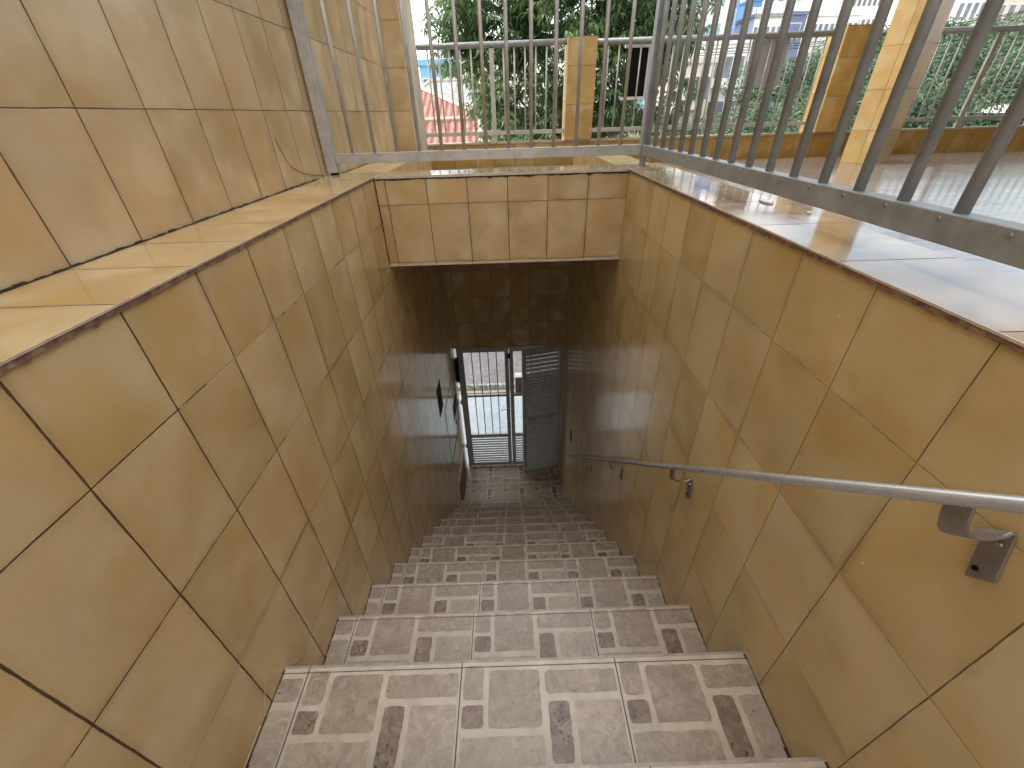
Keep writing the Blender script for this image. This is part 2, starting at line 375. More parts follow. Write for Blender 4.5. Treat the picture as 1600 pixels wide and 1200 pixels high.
for k in range(-2,NS+1):
    y,z=nos[k]; yb=(nos[k-1][0] if k>-2 else -1.6); zb=(nos[k+1][1] if k<NS else ZLAND)
    mb=MB(); yr=y-.012
    # body (riser face set back under the nosing)
    mb.box(XL,XR,yb-.012,yr,zb-.03,z-.009,4)
    mb.box(XL,XR,yb-.012,y-.004,z-.009,z,3)              # tread slab, pale printed joints
    mb.box(XL,XR,y-.004,y+.002,z-.010,z+.0006,5)          # nosing lip
    mb.box(XL,XR,y-.0165,y-.0150,z-.002,z+.0012,6)
    vs=.0 if k<2 else rnd.choice((.05,.035,.06,.045))
    xs=SEAM+(.0 if k<2 else rnd.uniform(-.012,.012))
    pattern(mb,XL,XR,y-.004,yb-.01,z+.0007,xs,vs)
    for q in range(0,4):
        xx=xs+q*PT
        if XL<xx<XR: mb.box(xx-.0013,xx+.0013,yb,y-.003,z-.002,z+.0011,6)
    o=mb.build('step',[M['st_l'],M['st_m'],M['st_d'],M['st_g'],M['st_m'],M['nose'],M['seam']],stair)
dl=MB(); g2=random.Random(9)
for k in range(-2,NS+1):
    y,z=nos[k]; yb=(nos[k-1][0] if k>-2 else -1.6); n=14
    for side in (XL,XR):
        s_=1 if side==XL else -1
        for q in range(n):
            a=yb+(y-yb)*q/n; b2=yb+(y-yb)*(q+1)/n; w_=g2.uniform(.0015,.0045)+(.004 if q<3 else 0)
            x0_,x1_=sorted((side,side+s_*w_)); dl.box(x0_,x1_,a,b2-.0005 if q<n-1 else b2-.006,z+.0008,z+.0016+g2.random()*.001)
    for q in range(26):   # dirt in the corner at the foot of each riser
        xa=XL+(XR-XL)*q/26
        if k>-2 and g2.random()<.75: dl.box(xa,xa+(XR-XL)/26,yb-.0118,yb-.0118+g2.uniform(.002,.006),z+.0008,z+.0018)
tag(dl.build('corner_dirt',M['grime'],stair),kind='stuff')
# landing
mb=MB(); mb.box(XL-.02,XR+.02,nos[NS][0]-.03,YDOOR+.12,ZLAND-.12,ZLAND,3)
pattern(mb,XL,XR,YDOOR+.1,nos[NS][0],ZLAND+.0007,SEAM,0)
for q in range(4):
    xx=SEAM+q*PT
    if xx<XR: mb.box(xx-.0015,xx+.0015,nos[NS][0],YDOOR+.1,ZLAND,ZLAND+.0011,6)
for q in range(3): mb.box(XL,XR,YDOOR+.1-q*PT-.0015,YDOOR+.1-q*PT+.0015,ZLAND,ZLAND+.0012,6)
tag(mb.build('landing_floor',[M['st_l'],M['st_m'],M['st_d'],M['st_g'],M['st_m'],M['nose'],M['seam']]),'tiled landing floor at the foot of the stairs, in front of the gate','floor',kind='structure')

# ------------------------------------------------------------------ stairwell walls
YB=-2.2
def rough_strip(mb,axis,a0,a1,b,z,dep,h,mi,step=.02,out=1,jit=.004):
    """a ragged strip along y (axis=0) or x (axis=1), lying on plane b, hanging below z"""
    n=int((a1-a0)/step); prev=None
    for k in range(n+1):
        a=a0+(a1-a0)*k/n; hh=h+rnd.uniform(-jit,jit)*(1.6 if rnd.random()<.15 else .6); o=dep*out
        if prev:
            pa,ph=prev
            if axis==0: mb.poly([(b+o,pa,z-ph),(b+o,a,z-hh),(b+o,a,z),(b+o,pa,z)] if out>0 else [(b+o,a,z-hh),(b+o,pa,z-ph),(b+o,pa,z),(b+o,a,z)],mi)
            else: mb.poly([(a,b+o,z-hh),(pa,b+o,z-ph),(pa,b+o,z),(a,b+o,z)] if out>0 else [(pa,b+o,z-ph),(a,b+o,z-hh),(a,b+o,z),(pa,b+o,z)],mi)
        prev=(a,hh)
# left wall + ledge
wl=MB().box(XL-.25,XL,YB,YDOOR,ZLAND-.1,ZTOP-.012).build('stairwell_wall',M['well'],org=(XL-.1,1,ZLAND))
tag(wl,'left wall of the stairwell in ochre tiles, below the narrow ledge','wall')
le=MB().box(-.926,XL+.003,YB,2.29,ZTOP-.012,ZTOP).build('ledge',[M['ledgeL']],wl,bevel=.0015)
c=MB(); rough_strip(c,0,YB,2.288,XL,ZTOP-.003,.0042,.0095,0,.014,1,.003); c.build('chipped_edge',M['chip'],le)
MB().box(XL+.0025,XL+.0052,YB,2.288,ZTOP-.0035,ZTOP+.0004).build('edge_trim',M['edge'],le)
# right wall + ledge
wr=MB().box(XR,XR+.20,YB,YDOOR,ZLAND-.1,ZTOP-.012).build('stairwell_wall',M['wellR'],org=(XR+.1,1,ZLAND))
tag(wr,'right wall of the stairwell in ochre tiles, carrying the metal handrail','wall')
lr=MB().box(XR-.003,.845,YB,2.29,ZTOP-.012,ZTOP).build('ledge',[M['ledgeR']],wr,bevel=.0015)
c=MB(); rough_strip(c,0,YB,2.288,XR,ZTOP-.003,.0042,.009,0,.012,-1,.003); c.build('chipped_edge',M['chip'],lr)
MB().box(XR-.0052,XR-.0025,YB,2.288,ZTOP-.0035,ZTOP+.0004).build('edge_trim',M['edge'],lr)
# header beam over the stair (its top is the front ledge)
hd=MB().box(XL+.0005,XR-.0005,2.29,2.49,-.69,ZTOP-.012).build('header_beam',M['lintel'],org=(0,2.39,-.69))
tag(hd,'two courses of ochre tiles on the beam spanning the stairwell below the front railing','beam')
lf=MB().box(-.926,.845,2.2905,2.49,ZTOP-.012,ZTOP+.0006).build('ledge',M['ledgeF'],hd,bevel=.001)
MB().box(XL,XR,2.284,2.2895,ZTOP-.010,ZTOP+.001).build('edge_trim',M['edge'],lf)
MB().box(XL,XR,2.286,2.30,-.698,-.6905).build('bottom_trim',M['edge'],hd)
c=MB(); rough_strip(c,1,XL,XR,2.29,ZTOP-.010,.003,.007,0,.02,-1,.005); c.build('black_joint',M['grime'],hd)
# black joint in the corner beam/left wall and between ledge and house wall
c=MB()
for k in range(40):
    z0=-.26-.43*k/40; w=.0035+rnd.random()*.003; c.box(XL,XL+w,2.2865,2.2895,z0-.0108,z0)
c.build('corner_joint',M['grime'],hd)
c=MB(); n=220
for k in range(n):
    y0=YB+(2.29-YB)*k/n; w=.0055+rnd.random()*.003+(.006 if rnd.random()<.05 else 0)
    c.box(-.9262,-.926+w,y0,y0+(2.29-YB)/n,ZTOP-.001,ZTOP+.0012+rnd.random()*.004)
c.build('black_joint',M['grime'],le)
# inner wall above the gate, ceiling
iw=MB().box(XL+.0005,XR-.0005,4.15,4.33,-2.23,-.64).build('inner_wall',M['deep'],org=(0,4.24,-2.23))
tag(iw,'tiled wall, coloured dark for shade, above the street gate at the bottom of the stairs','wall')
ce=MB().box(XL-.2,XR+.2,2.31,4.33,-.64,-.6).build('stair_ceiling',M['shadebrown']); tag(ce,'underside of the terrace slab over the lower stairs','ceiling',kind='structure')  # slab underside coloured dark to deepen the shade below it
# house wall, upper left
hw=MB().box(-1.15,-.926,YB,4.24,-.7,2.6).build('house_wall',M['house'],org=(-1.03,1,-.7))
tag(hw,'tall tiled house wall rising above the left ledge','wall')
co_=MB().box(-1.15,-.783,4.24,4.84,-.7,2.6).build('corner_column',M['corner'],org=(-.95,4.5,-.7),bevel=.002)
tag(co_,'tiled column ending the house wall, left end of the far railing','column')
MB().box(-.7825,-.770,4.245,4.84,-.3,2.6).build('edge_strip',M['render'],co_)
# cable on the wall
c=MB(); pts=[at(u,v,1.9) for u,v in ((0,0),)]
pts=[]
for (y,z) in ((1.95,-.06),(1.98,-.12),(2.02,-.17),(2.10,-.20),(2.20,-.222),(2.30,-.236),(2.36,-.243)): pts.append((-.9235,y,z))
c.tube(pts,.0009,6); tag(c.build('cable',M['black']),'thin dark cable hanging on the house wall by the left rail post','cable')

# ------------------------------------------------------------------ terrace
tf=MB().box(.845,9,-3,4.72,ZF-.16,ZF,0); tf.box(-.926,.845,2.49,4.72,ZF-.16,ZF-.0005,0)
tag(tf.build('terrace_floor',M['plank']),'glossy brown plank tile floor of the terrace','floor',kind='structure')
pp=MB().box(-.926,9,4.8,4.97,-.75,-.262).build('parapet_wall',M['parapet'],org=(3,4.88,-.75))
tag(pp,'low orange tiled parapet wall under the far railing','wall')
MB().box(-.77,9,4.79,4.98,-.262,-.245).build('coping',M['ledgeF'],pp,bevel=.002)
MB().box(-3,9,4.972,4.99,-4.2,-.263).build('outer_face',M['render'],pp) if False else None
def pillar(x0,x1,y0,y1,ztop,label):
    o=MB().box(x0,x1,y0,y1,-.2445,ztop).build('short_pillar',M['pillar'],org=((x0+x1)/2,(y0+y1)/2,-.2445),bevel=.003)
    tag(o,label,'pillar','short pillars on the parapet'); MB().box(x0+.002,x1-.002,y0+.002,y1-.002,ztop,ztop+.006).build('cap',M['chip'],o)
    MB().box(x0-.004,x0-.0003,y0+.003,y1,-.2445,ztop-.002).build('lit_side_face',M['tall'],o)  # paler tile paints the sunlit left face
    return o
pillar(.612,.873,4.74,4.99,.548,'short ochre pillar in the middle of the far railing, behind the front bars')
pillar(3.10,3.36,4.74,4.99,.565,'short ochre pillar left of the tall column, its sunlit left face painted cream')
# tall rotated column
th=R(32); B=Vector((3.22,3.98,0)); ex=Vector((math.cos(th),math.sin(th),0)); ey=Vector((-math.sin(th),math.cos(th),0))
mb=MB(); A=B+ey*.27; C=B+ex*.27; D=A+ex*.27; z0,z1=ZF+.001,2.299
for (p,q,o,mi) in ((A,B,0,0),(B,C,.7,0),(C,D,1.4,0),(D,A,2.1,0)):
    mb.poly([(p.x,p.y,z0),(q.x,q.y,z0),(q.x,q.y,z1),(p.x,p.y,z1)],mi,[(o,z0),(o+.27,z0),(o+.27,z1),(o,z1)])
mb.poly([(p.x,p.y,z1) for p in (A,B,C,D)],0)
tc=mb.build('tall_column',M['tall'],org=(B.x,B.y,ZF)); tag(tc,'tall square yellow tiled column standing on the terrace floor','column')

rs=MB().box(1.9,9.2,-3,5.15,2.3,2.46).build('terrace_roof',M['render'],org=(5,1,2.3))
tag(rs,'flat roof slab over the right side of the terrace, carried by the tall column','roof')
bw=MB().box(1.9,9.2,-3.2,-3.001,ZF-.16,2.299); bw.box(9.0,9.2,-3.0,4.72,ZF-.16,2.299)  # unseen walls added to block light from the column and pillar faces
tag(bw.build('light_block_wall',M['house'],org=(5,-3.1,ZF)),'added unseen wall behind and to the right of the viewer, keeping light off the column','wall')
# ------------------------------------------------------------------ near guard railings
ZB0,ZB1,ZT0,ZT1=-.198,-.152,.66,.70
def sq(mb,x0,x1,y0,y1,z0,z1): mb.box(x0,x1,y0,y1,z0,z1); return mb
fr=empty('guard_railing',(-.09,2.42,ZTOP),'grey guard railing across the tiled beam, facing the viewer, with thin bars','railing','guard railings round the stairwell')
MB().box(-.865,.700,2.405,2.440,ZB0,ZB1).build('bottom_rail',M['railfront'],fr,bevel=.002)
MB().box(-.865,.700,2.400,2.445,ZT0,ZT1).build('top_rail',M['railfront'],fr,bevel=.002)
MB().box(-.917,-.8655,2.400,2.446,ZTOP+.012,ZT1).build('post',M['railfront'],fr,bevel=.002)
MB().box(-.905,-.872,2.408,2.438,ZTOP,ZTOP+.0118).build('foot',M['black'],fr)
for k in range(13):
    x=-.774+.1143*k
    if x<.66: MB().tube([(x,2.4225,ZB1-.001),(x,2.4225,ZT0+.001)],.0088,12).build('bar',M['railfront'],fr,smooth=True)
cp=empty('guard_railing',(.722,1.0,ZTOP),'grey metal guard railing along the right ledge, its thick bars nearest the camera','railing','guard railings round the stairwell')
MB().box(.7005,.745,2.395,2.446,ZB0-.004,ZT1+.004).build('post',M['rail'],cp,bevel=.002)
MB().tube([(.722,2.42,ZTOP),(.722,2.42,ZB0-.003)],.016,14).build('post_foot',M['rail'],cp)
MB().box(.704,.742,-1.2,2.3945,ZB0,ZB1).build('bottom_rail',M['rail'],cp,bevel=.002)
MB().box(.700,.746,-1.2,2.3945,ZT0,ZT1).build('top_rail',M['rail'],cp,bevel=.002)
for yy in (-.9,): MB().tube([(.722,yy,ZTOP),(.722,yy,ZB0+.001)],.016,14).build('post_foot',M['rail'],cp)
for k in range(30):
    y=2.372-.1127*k
    if y<-1.1: break
    MB().tube([(.7235,y,ZB1-.001),(.7235,y,ZT0+.001)],.0103,16).build('bar',M['rail'],cp,smooth=True)
    s=MB(); yy=y+.012
    s.tube([(.7042,yy,ZB1-.010),(.7020,yy,ZB1-.010)],[.0042,.0034],8); s.build('screw',M['darksteel'],cp)

# ------------------------------------------------------------------ far railings between the pillars
YR=4.86
def far_rail(x0,x1,posts,label,zt=.50,phase=0):
    r=empty('parapet_railing',((x0+x1)/2,YR,-.245),label,'railing','railings along the parapet')
    MB().tube([(x0,YR,zt+.022),(x1,YR,zt+.03)],.024,12).build('top_rail',M['rail'],r,smooth=True)  # darker paint than the bars, shadow side put into the colour
    MB().box(x0,x1,YR-.016,YR+.016,-.185,-.150).build('bottom_rail',M['railfar'],r,bevel=.002)
    for p in posts: MB().box(p-.021,p+.021,YR-.012,YR+.012,-.245,zt).build('post',M['railfar'],r)
    x=x0+.09+phase
    while x<x1-.03:
        if all(abs(x-p)>.035 for p in posts): MB().tube([(x,YR,-.151),(x,YR,zt+.005)],.0075,8).build('bar',M['railfar'],r,smooth=True)
        x+=.1005
    n=max(2,int((x1-x0)/.62))
    for k in range(1,n): 
        xs_=x0+(x1-x0)*k/n; MB().box(xs_-.016,xs_+.016,YR-.010,YR+.010,-.245,-.1855).build('short_leg',M['railfar'],r)
    for xe,s in ((x0,1),(x1,-1)): MB().box(min(xe,xe+s*.004),max(xe,xe+s*.004),YR-.03,YR+.03,-.195,-.14).build('wall_plate',M['railfar'],r)
    return r
far_rail(-.769,.608,(-.087,),'far railing between the corner column and the middle pillar')
far_rail(.875,3.095,(),'far railing between the two short pillars, with the hanging boards',phase=.035)
far_rail(3.362,8.6,(4.62,6.6),'far railing right of the short pillar, passing behind the tall column',phase=.03)
# boards hung on the outside of the railing
b=empty('notice_board',(1.28,4.93,.08),'black board in a thin white frame hung on the far railing','board')
MB().box(1.185,1.385,4.905,4.925,.10,.475).build('panel',M['black'],b)
f=MB(); f.box(1.165,1.405,4.900,4.930,.476,.50); f.box(1.165,1.405,4.900,4.930,.075,.0995); f.box(1.386,1.405,4.900,4.930,.10,.4755)
f.build('frame',M['white'],b)
b=empty('sign_board',(2.53,4.93,.14),'blank grey back of a sign hung on the far railing between the short pillars','sign')
MB().box(2.35,2.70,4.905,4.918,.148,.520).build('panel',M['signgrey'],b)
MB().box(2.36,2.48,4.899,4.904,.495,.515).build('label_strip',M['white'],b)

# ------------------------------------------------------------------ handrail
hr=empty('handrail',(.55,1.5,-1.5),'slim steel handrail sloping down the right stairwell wall','handrail')
SL=-.9160
def hz(y): return -.369+SL*(y-.288)
MB().tube([(.552,-.9,hz(-.9)),(.552,2.98,hz(2.98))],.0125,16,flat=.8).build('rail_tube',M['steel'],hr,smooth=True)
mb=MB(); MB().tube([(.552,2.98,hz(2.98)),(.552,2.992,hz(2.992))],.0105,12).build('end_cap',M['black'],hr)
def strap(pts,w,t,mb,dirw):
    # flat strap swept along pts, width along dirw
    pts=[Vector(p) for p in pts]; dirw=Vector(dirw).normalized(); rings=[]
    for k,p in enumerate(pts):
        a=pts[min(k+1,len(pts)-1)]-pts[max(k-1,0)]; n=a.cross(dirw).normalized()
        rings.append([p+dirw*w/2+n*t/2,p-dirw*w/2+n*t/2,p-dirw*w/2-n*t/2,p+dirw*w/2-n*t/2])
    i=len(mb.v)
    for r_ in rings: mb.v+=[tuple(q) for q in r_]
    for k in range(len(rings)-1):
        for j in range(4):
            a=i+4*k+j; b=i+4*k+(j+1)%4; mb.f.append((a,b,b+4,a+4)); mb.m.append(0)
    mb.f.append((i+3,i+2,i+1,i)); mb.m.append(0); e=i+4*(len(rings)-1); mb.f.append((e,e+1,e+2,e+3)); mb.m.append(0)
for yb in (.335,1.025,1.715,2.41,-.36):
    z=hz(yb); dw=Vector((0,1,SL)).normalized(); dn=Vector((0,SL,-1)).normalized()*1  # down, square to the rail
    P0=Vector((.552,yb,z))
    def q(x,d): return (x,P0.y+dn.y*d*.35,P0.z-d)
    pts=[q(.552,.010),q(.552,.028),q(.554,.042),q(.560,.050),q(.575,.056),q(.592,.058),q(.605,.055),q(.613,.050),q(.6195,.052),q(.6205,.060),q(.6208,.075),q(.6208,.128)]
    mb=MB(); strap(pts,.036,.0045,mb,dw); br=mb.build('bracket',M['darksteel'],hr,bevel=.0008)
    for d,o,mt in ((.070,-.006,'chrome'),(.112,.008,'black')):
        c=Vector(q(.6178,d))+dw*o; MB().tube([c,c+Vector((-.0022,0,0))],[.0042,.0035],10).build('screw',M[mt],br)

# ------------------------------------------------------------------ gate at the bottom
ZG0=ZLAND+.02; ZG1=-2.245
gate=empty('street_gate',(0,YDOOR+.02,ZLAND),'double metal street gate with vertical bars over louvred bottom panels','gate')
fm=MB(); fm.box(-.628,-.607,YDOOR-.02,YDOOR+.06,ZLAND,ZG1); fm.box(.606,.6235,YDOOR-.02,YDOOR+.06,ZLAND,ZG1); fm.box(-.6065,.6055,YDOOR-.02,YDOOR+.06,ZG1-.03,ZG1)
fm.build('frame',M['bronze'],gate)
def slats(mb,x0,x1,y,z0,z1,pitch,dep,tilt=40,th=.003):
    n=int((z1-z0)/pitch)
    for k in range(n):
        zc=z0+(k+.5)*(z1-z0)/n
        Mx=Matrix.Translation((0,y,zc))@Matrix.Rotation(R(tilt),4,'X')
        mb.box(x0,x1,-dep/2,dep/2,-th/2,th/2,0,Mx)
def gate_leaf(x0,x1,label):
    lf=MB(); st=.048
    lf.box(x0,x0+st,YDOOR,YDOOR+.035,ZG0,ZG1-.034); lf.box(x1-st,x1,YDOOR,YDOOR+.035,ZG0,ZG1-.034)
    lf.box(x0+st,x1-st,YDOOR,YDOOR+.035,ZG0,ZG0+.05); lf.box(x0+st,x1-st,YDOOR,YDOOR+.035,ZG1-.074,ZG1-.034)
    lf.box(x0+st,x1-st,YDOOR,YDOOR+.035,-3.60,-3.565); lf.box(x0+st,x1-st,YDOOR,YDOOR+.035,-2.955,-2.925)
    o=lf.build('leaf',M['bronze'],gate,bevel=.002); o['label']=label
    b=MB(); n=5
    for k in range(1,n):
        x=x0+st+(x1-x0-2*st)*k/n
        b.box(x-.0055,x+.0055,YDOOR+.012,YDOOR+.024,-3.5655,-2.954); b.box(x-.0055,x+.0055,YDOOR+.012,YDOOR+.024,-2.926,ZG1-.073)
    b.build('bars',M['bronze'],o)
    s=MB(); slats(s,x0+st,x1-st,YDOOR+.018,ZG0+.05,-3.60,.041,.010,-35,.024); s.build('louvre_panel',M['slat'],o)
    return o
l1=gate_leaf(-.604,-.024,'left gate leaf'); l2=gate_leaf(-.018,.603,'right gate leaf, mostly behind the louvred door')
lv=MB(); lv.box(-.058,-.038,YDOOR-.006,YDOOR,-3.20,-3.06); lv.build('lock_plate',M['bronze'],l1)
lv=MB(); lv.tube([(-.048,YDOOR-.004,-3.12),(-.048,YDOOR-.035,-3.12),(-.06,YDOOR-.042,-3.12),(-.14,YDOOR-.042,-3.135)],.006,8); lv.build('lever',M['chrome'],l1,smooth=True)
bt=MB(); bt.box(-.036,-.004,YDOOR-.02,YDOOR-.001,-4.10,-4.05); bt.build('bolt',M['chrome'],l1,bevel=.003)
bt=MB(); bt.box(-.035,-.003,YDOOR-.022,YDOOR-.001,-2.40,-2.34); bt.build('latch',M['black'],l1,bevel=.003)
# hinges on the left jamb
for z in (-2.45,-3.02,-3.75):
    MB().box(-.648,-.6285,YDOOR-.01,YDOOR+.03,z-.03,z+.03).build('hinge',M['bronze'],gate)
# black door closer box by the jamb
tag(MB().box(-.652,-.612,YDOOR-.10,YDOOR-.0205,-2.66,-2.36).build('door_closer',M['black'],bevel=.004),'small black box mounted beside the gate at upper left','box')
# letter box on the gate
ml=empty('letter_box',(.17,YDOOR+.09,-2.95),'grey metal letter box fixed to the street gate beside the louvred door','letter box')
MB().box(.048,.30,YDOOR+.0355,YDOOR+.14,-2.935,-2.715).build('body',M['signgrey'],ml,bevel=.003)
MB().box(.046,.302,YDOOR+.034,YDOOR+.143,-2.7148,-2.70).build('lid',M['white'],ml)
MB().box(.06,.29,YDOOR+.034,YDOOR+.0352,-2.83,-2.825).build('slot',M['black'],ml)
MB().tube([(.105,YDOOR+.0352,-2.87),(.105,YDOOR+.031,-2.87)],.008,10).build('keyhole',M['black'],ml)
# louvred door, ajar
hx,hy=.612,4.135; ang=math.atan2(-(4.135-4.025),.480); 
door=empty('louvred_door',(hx,hy,ZLAND),'grey louvred metal door standing ajar at the foot of the stairs','door')
Wd=.497; Zd0,Zd1=ZLAND+.018,-2.215
Md=Matrix.Translation((hx,hy,0))@Matrix.Rotation(math.pi-(-ang) if False else math.pi+math.atan2(.110,.482),4,'Z')
def dbox(mb,a,b,z0,z1,t0=-.017,t1=.017): mb.box(a,b,t0,t1,z0,z1,0,Md)
f=MB(); st=.046
dbox(f,0,.04,Zd0,Zd1); dbox(f,Wd-st,Wd,Zd0,Zd1); dbox(f,.04,Wd-st,Zd0,Zd0+.045); dbox(f,.04,Wd-st,Zd1-.07,Zd1); dbox(f,.04,Wd-st,-3.215,-3.155)
f.build('door_frame',M['bronze'],door,bevel=.002)
s=MB()
def dsl(z0,z1,pitch,gap):
    n=int((z1-z0)/pitch)
    for k in range(n):
        zc=z0+(k+.5)*(z1-z0)/n
        Mx=Md@Matrix.Translation((0,0,zc))@Matrix.Rotation(R(-52 if not gap else -20),4,'X')
        if gap: # slotted slat: a solid strip with a comb of small openings above it
            p=(z1-z0)/n; s.box(.04,Wd-st,-.004,.004,zc-p/2,zc+p/2-.019,0,Md); s.box(.04,Wd-st,-.004,.012,zc-p/2,zc-p/2+.004,0,Md)
            m_=15
            for q in range(m_):
                a=.04+(Wd-st-.04)*q/m_; s.box(a,a+.012,-.003,.003,zc+p/2-.019,zc+p/2,0,Md)
        else:
            h=(z1-z0)/n/2; h-=.0075; pr=[(.006,-h),(.016,-h+.003),(.008,h-.004),(.003,h),(-.003,h),(-.003,-h)]
            i=len(s.v)
            for xx in (.04,Wd-st): s.v+=[tuple(Md@Vector((xx,q[0],zc+q[1]))) for q in pr]
            for q in range(6): s.f.append((i+q,i+(q+1)%6,i+6+(q+1)%6,i+6+q)); s.m.append(0)
dsl(Zd0+.045,-3.215,.0375,False); dsl(-3.155,-2.56,.0375,False)
s.build('louvre_slats',M['slat'],door)
s=MB(); dbox(s,.04,Wd-st,Zd0+.045,-2.56,-.008,-.005); s.build('gap_shade_sheet',M['black'],door)  # black sheet added as shade behind the slat gaps
s=MB(); dsl(-2.56,Zd1-.07,.052,True); s.build('slotted_slats',M['slat'],door)
h=MB(); h.box(Wd-.036,Wd-.012,.017,.022,-3.24,-3.10,0,Md); h.build('lock_plate',M['bronze'],door)
h=MB(); h.tube([Md@Vector(p) for p in ((Wd-.024,.022,-3.17),(Wd-.024,.05,-3.17),(Wd-.04,.055,-3.17),(Wd-.13,.055,-3.165))],.007,8); h.build('lever',M['chrome'],door,smooth=True)

# things on the left wall
tag(MB().box(XL,XL+.002,2.965,3.165,-2.30,-2.008).build('access_panel',M['black']),'black square panel in the left stairwell wall above the cabinet','panel')
cb=empty('meter_cabinet',(XL,3.6,-3.107),'flush meter cabinet in the left wall near the gate, with a dark little window','cabinet')
MB().box(XL,XL+.004,3.20,3.985,-3.10,-2.40).build('cabinet_door',M['well'],cb)
f=MB(); f.box(XL,XL+.006,3.9855,4.005,-3.115,-2.39); f.box(XL,XL+.006,3.18,3.985,-3.115,-3.1005); f.build('frame',M['black'],cb)
MB().box(XL+.004,XL+.006,3.63,3.93,-2.87,-2.68).build('window',M['black'],cb)
MB().box(XL+.004,XL+.009,3.72,3.745,-2.99,-2.94).build('latch',M['black'],cb)
ht=empty('recess_panel',(XL,3.7,ZLAND),'dark brown panel standing in for a shaded hatch low on the left wall beside the landing','recess')
MB().box(XL,XL+.004,3.42,4.02,ZLAND+.001,-3.64).build('panel',M['shadebrown'],ht)  # flat panel painted as the dark inside of a recess
MB().box(XL,XL+.010,3.40,4.04,-3.638,-3.615).build('frame',M['edge'],ht)
tag(MB().box(XR-.006,XR,3.35,3.40,-2.98,-2.86).build('wall_switch',M['black'],bevel=.001),'small dark switch on the right wall above the lower end of the handrail','switch')
c=MB()
for (ya,za,yb_,zb_) in ((.40,-1.262,.20,-1.268),(.42,-1.262,.47,-1.20),(.47,-1.20,.60,-1.36),(.41,-1.255,.56,-1.42)):
    n=12
    for k in range(n):
        a,b=k/n,(k+1)/n; j=rnd.uniform(-.0012,.0012)
        c.tube([(XL+.0008,ya+(yb_-ya)*a+j,za+(zb_-za)*a),(XL+.0008,ya+(yb_-ya)*b-j,za+(zb_-za)*b)],.0011,5)
c.build('cracked_joint',M['edge'],wl)
# debris on the right ledge
def flake(cx,cy,s,label,name='plaster_flake'):
    m_=MB(); n=9; pts=[]
    for k in range(n):
        a=2*math.pi*k/n; r=s*rnd.uniform(.6,1.15); pts.append((cx+r*math.cos(a)*.55,cy+r*math.sin(a)))
    z=ZTOP+.0005; h=.004
    m_.poly([(x,y,z+h*rnd.uniform(.6,1.2)) for x,y in pts],0)
    for k in range(n):
        a,b=pts[k],pts[(k+1)%n]; m_.poly([(a[0],a[1],z),(b[0],b[1],z),(b[0],b[1],z+h),(a[0],a[1],z+h)],0)
    return tag(m_.build(name,M['white']),label,'debris')
flake(.797,1.335,.032,'white flake of plaster lying on the right ledge')
flake(.818,1.165,.010,'tiny white crumb on the right ledge, nearer than the larger flake')
# ------------------------------------------------------------------ facade, street, ground
fa=MB().box(-6,XL-.25,4.2,4.33,-4.3,-.63); fa.box(XR+.2,9,4.2,4.33,-4.3,-.63)
tag(fa.build('street_facade',M['render']),'rendered street facade below the terrace','wall')
g=MB().box(-400,400,-60,900,-4.7,-4.32).build('ground',M['earth']); tag(g,'ground spreading to the horizon','ground',kind='structure')
tag(MB().box(-40,60,4.33,6.05,-4.35,-4.18).build('pavement',M['walk']),'pale pavement outside the gate','pavement',kind='structure')
tag(MB().box(-40,60,6.06,6.13,-4.35,-4.17).build('kerb',M['concrete']),'kerb along the pavement','kerb',kind='structure')
tag(MB().box(-40,60,6.5,13.5,-4.34,-4.26).build('road',M['road']),'worn grey road','road',kind='structure')
gv=MB(); gr=random.Random(3)
for k in range(6000):
    x=gr.uniform(-2.2,2.2); y=6.14+.30*gr.random()**1.5; h=gr.uniform(.02,.06); a=gr.uniform(0,6.28); w=.008
    dx,dy=math.cos(a)*w,math.sin(a)*w; bx,by=gr.uniform(-.04,.04),gr.uniform(-.04,.04)
    gv.poly([(x-dx,y-dy,-4.26),(x+dx,y+dy,-4.26),(x+bx,y+by,-4.26+h)],0)
tag(gv.build('grass_strip',M['grass']),'weedy grass growing along the kerb','grass',kind='stuff')
tag(MB().box(-40,60,6.131,6.5,-4.35,-4.262).build('verge',M['walk']),'earth verge beside the road','verge',kind='structure')

# ------------------------------------------------------------------ trees
def limb(mb,p,d,L,r,depth,rg,tips):
    pts=[p]; rs=[r]; q=Vector(p); dd=Vector(d).normalized()
    for k in range(4):
        dd=(dd+Vector((rg.uniform(-.22,.22),rg.uniform(-.22,.22),rg.uniform(-.05,.18)))).normalized(); q=q+dd*L/4; pts.append(q.copy()); rs.append(r*(1-.16*(k+1)))
    mb.tube(pts,rs,7)
    if depth==0: tips.append(q); return
    for k in range(rg.choice((2,3,3))):
        a=rg.uniform(0,6.28); nd=(dd+Vector((math.cos(a),math.sin(a),rg.uniform(-.2,.5)))*.8).normalized()
        limb(mb,q,nd,L*rg.uniform(.6,.8),rs[-1]*.72,depth-1,rg,tips)
    tips.append(q)
def leaf(mb,c,d,L,w,nrm,droop=.5):
    """a long folded leaf of 2 quads bending down"""
    d=d.normalized(); s=d.cross(nrm).normalized()*w/2
    m1=c+d*L*.5; d2=(d+Vector((0,0,-droop))).normalized(); e=m1+d2*L*.5
    mb.poly([c,m1+s,e,m1-s],0)
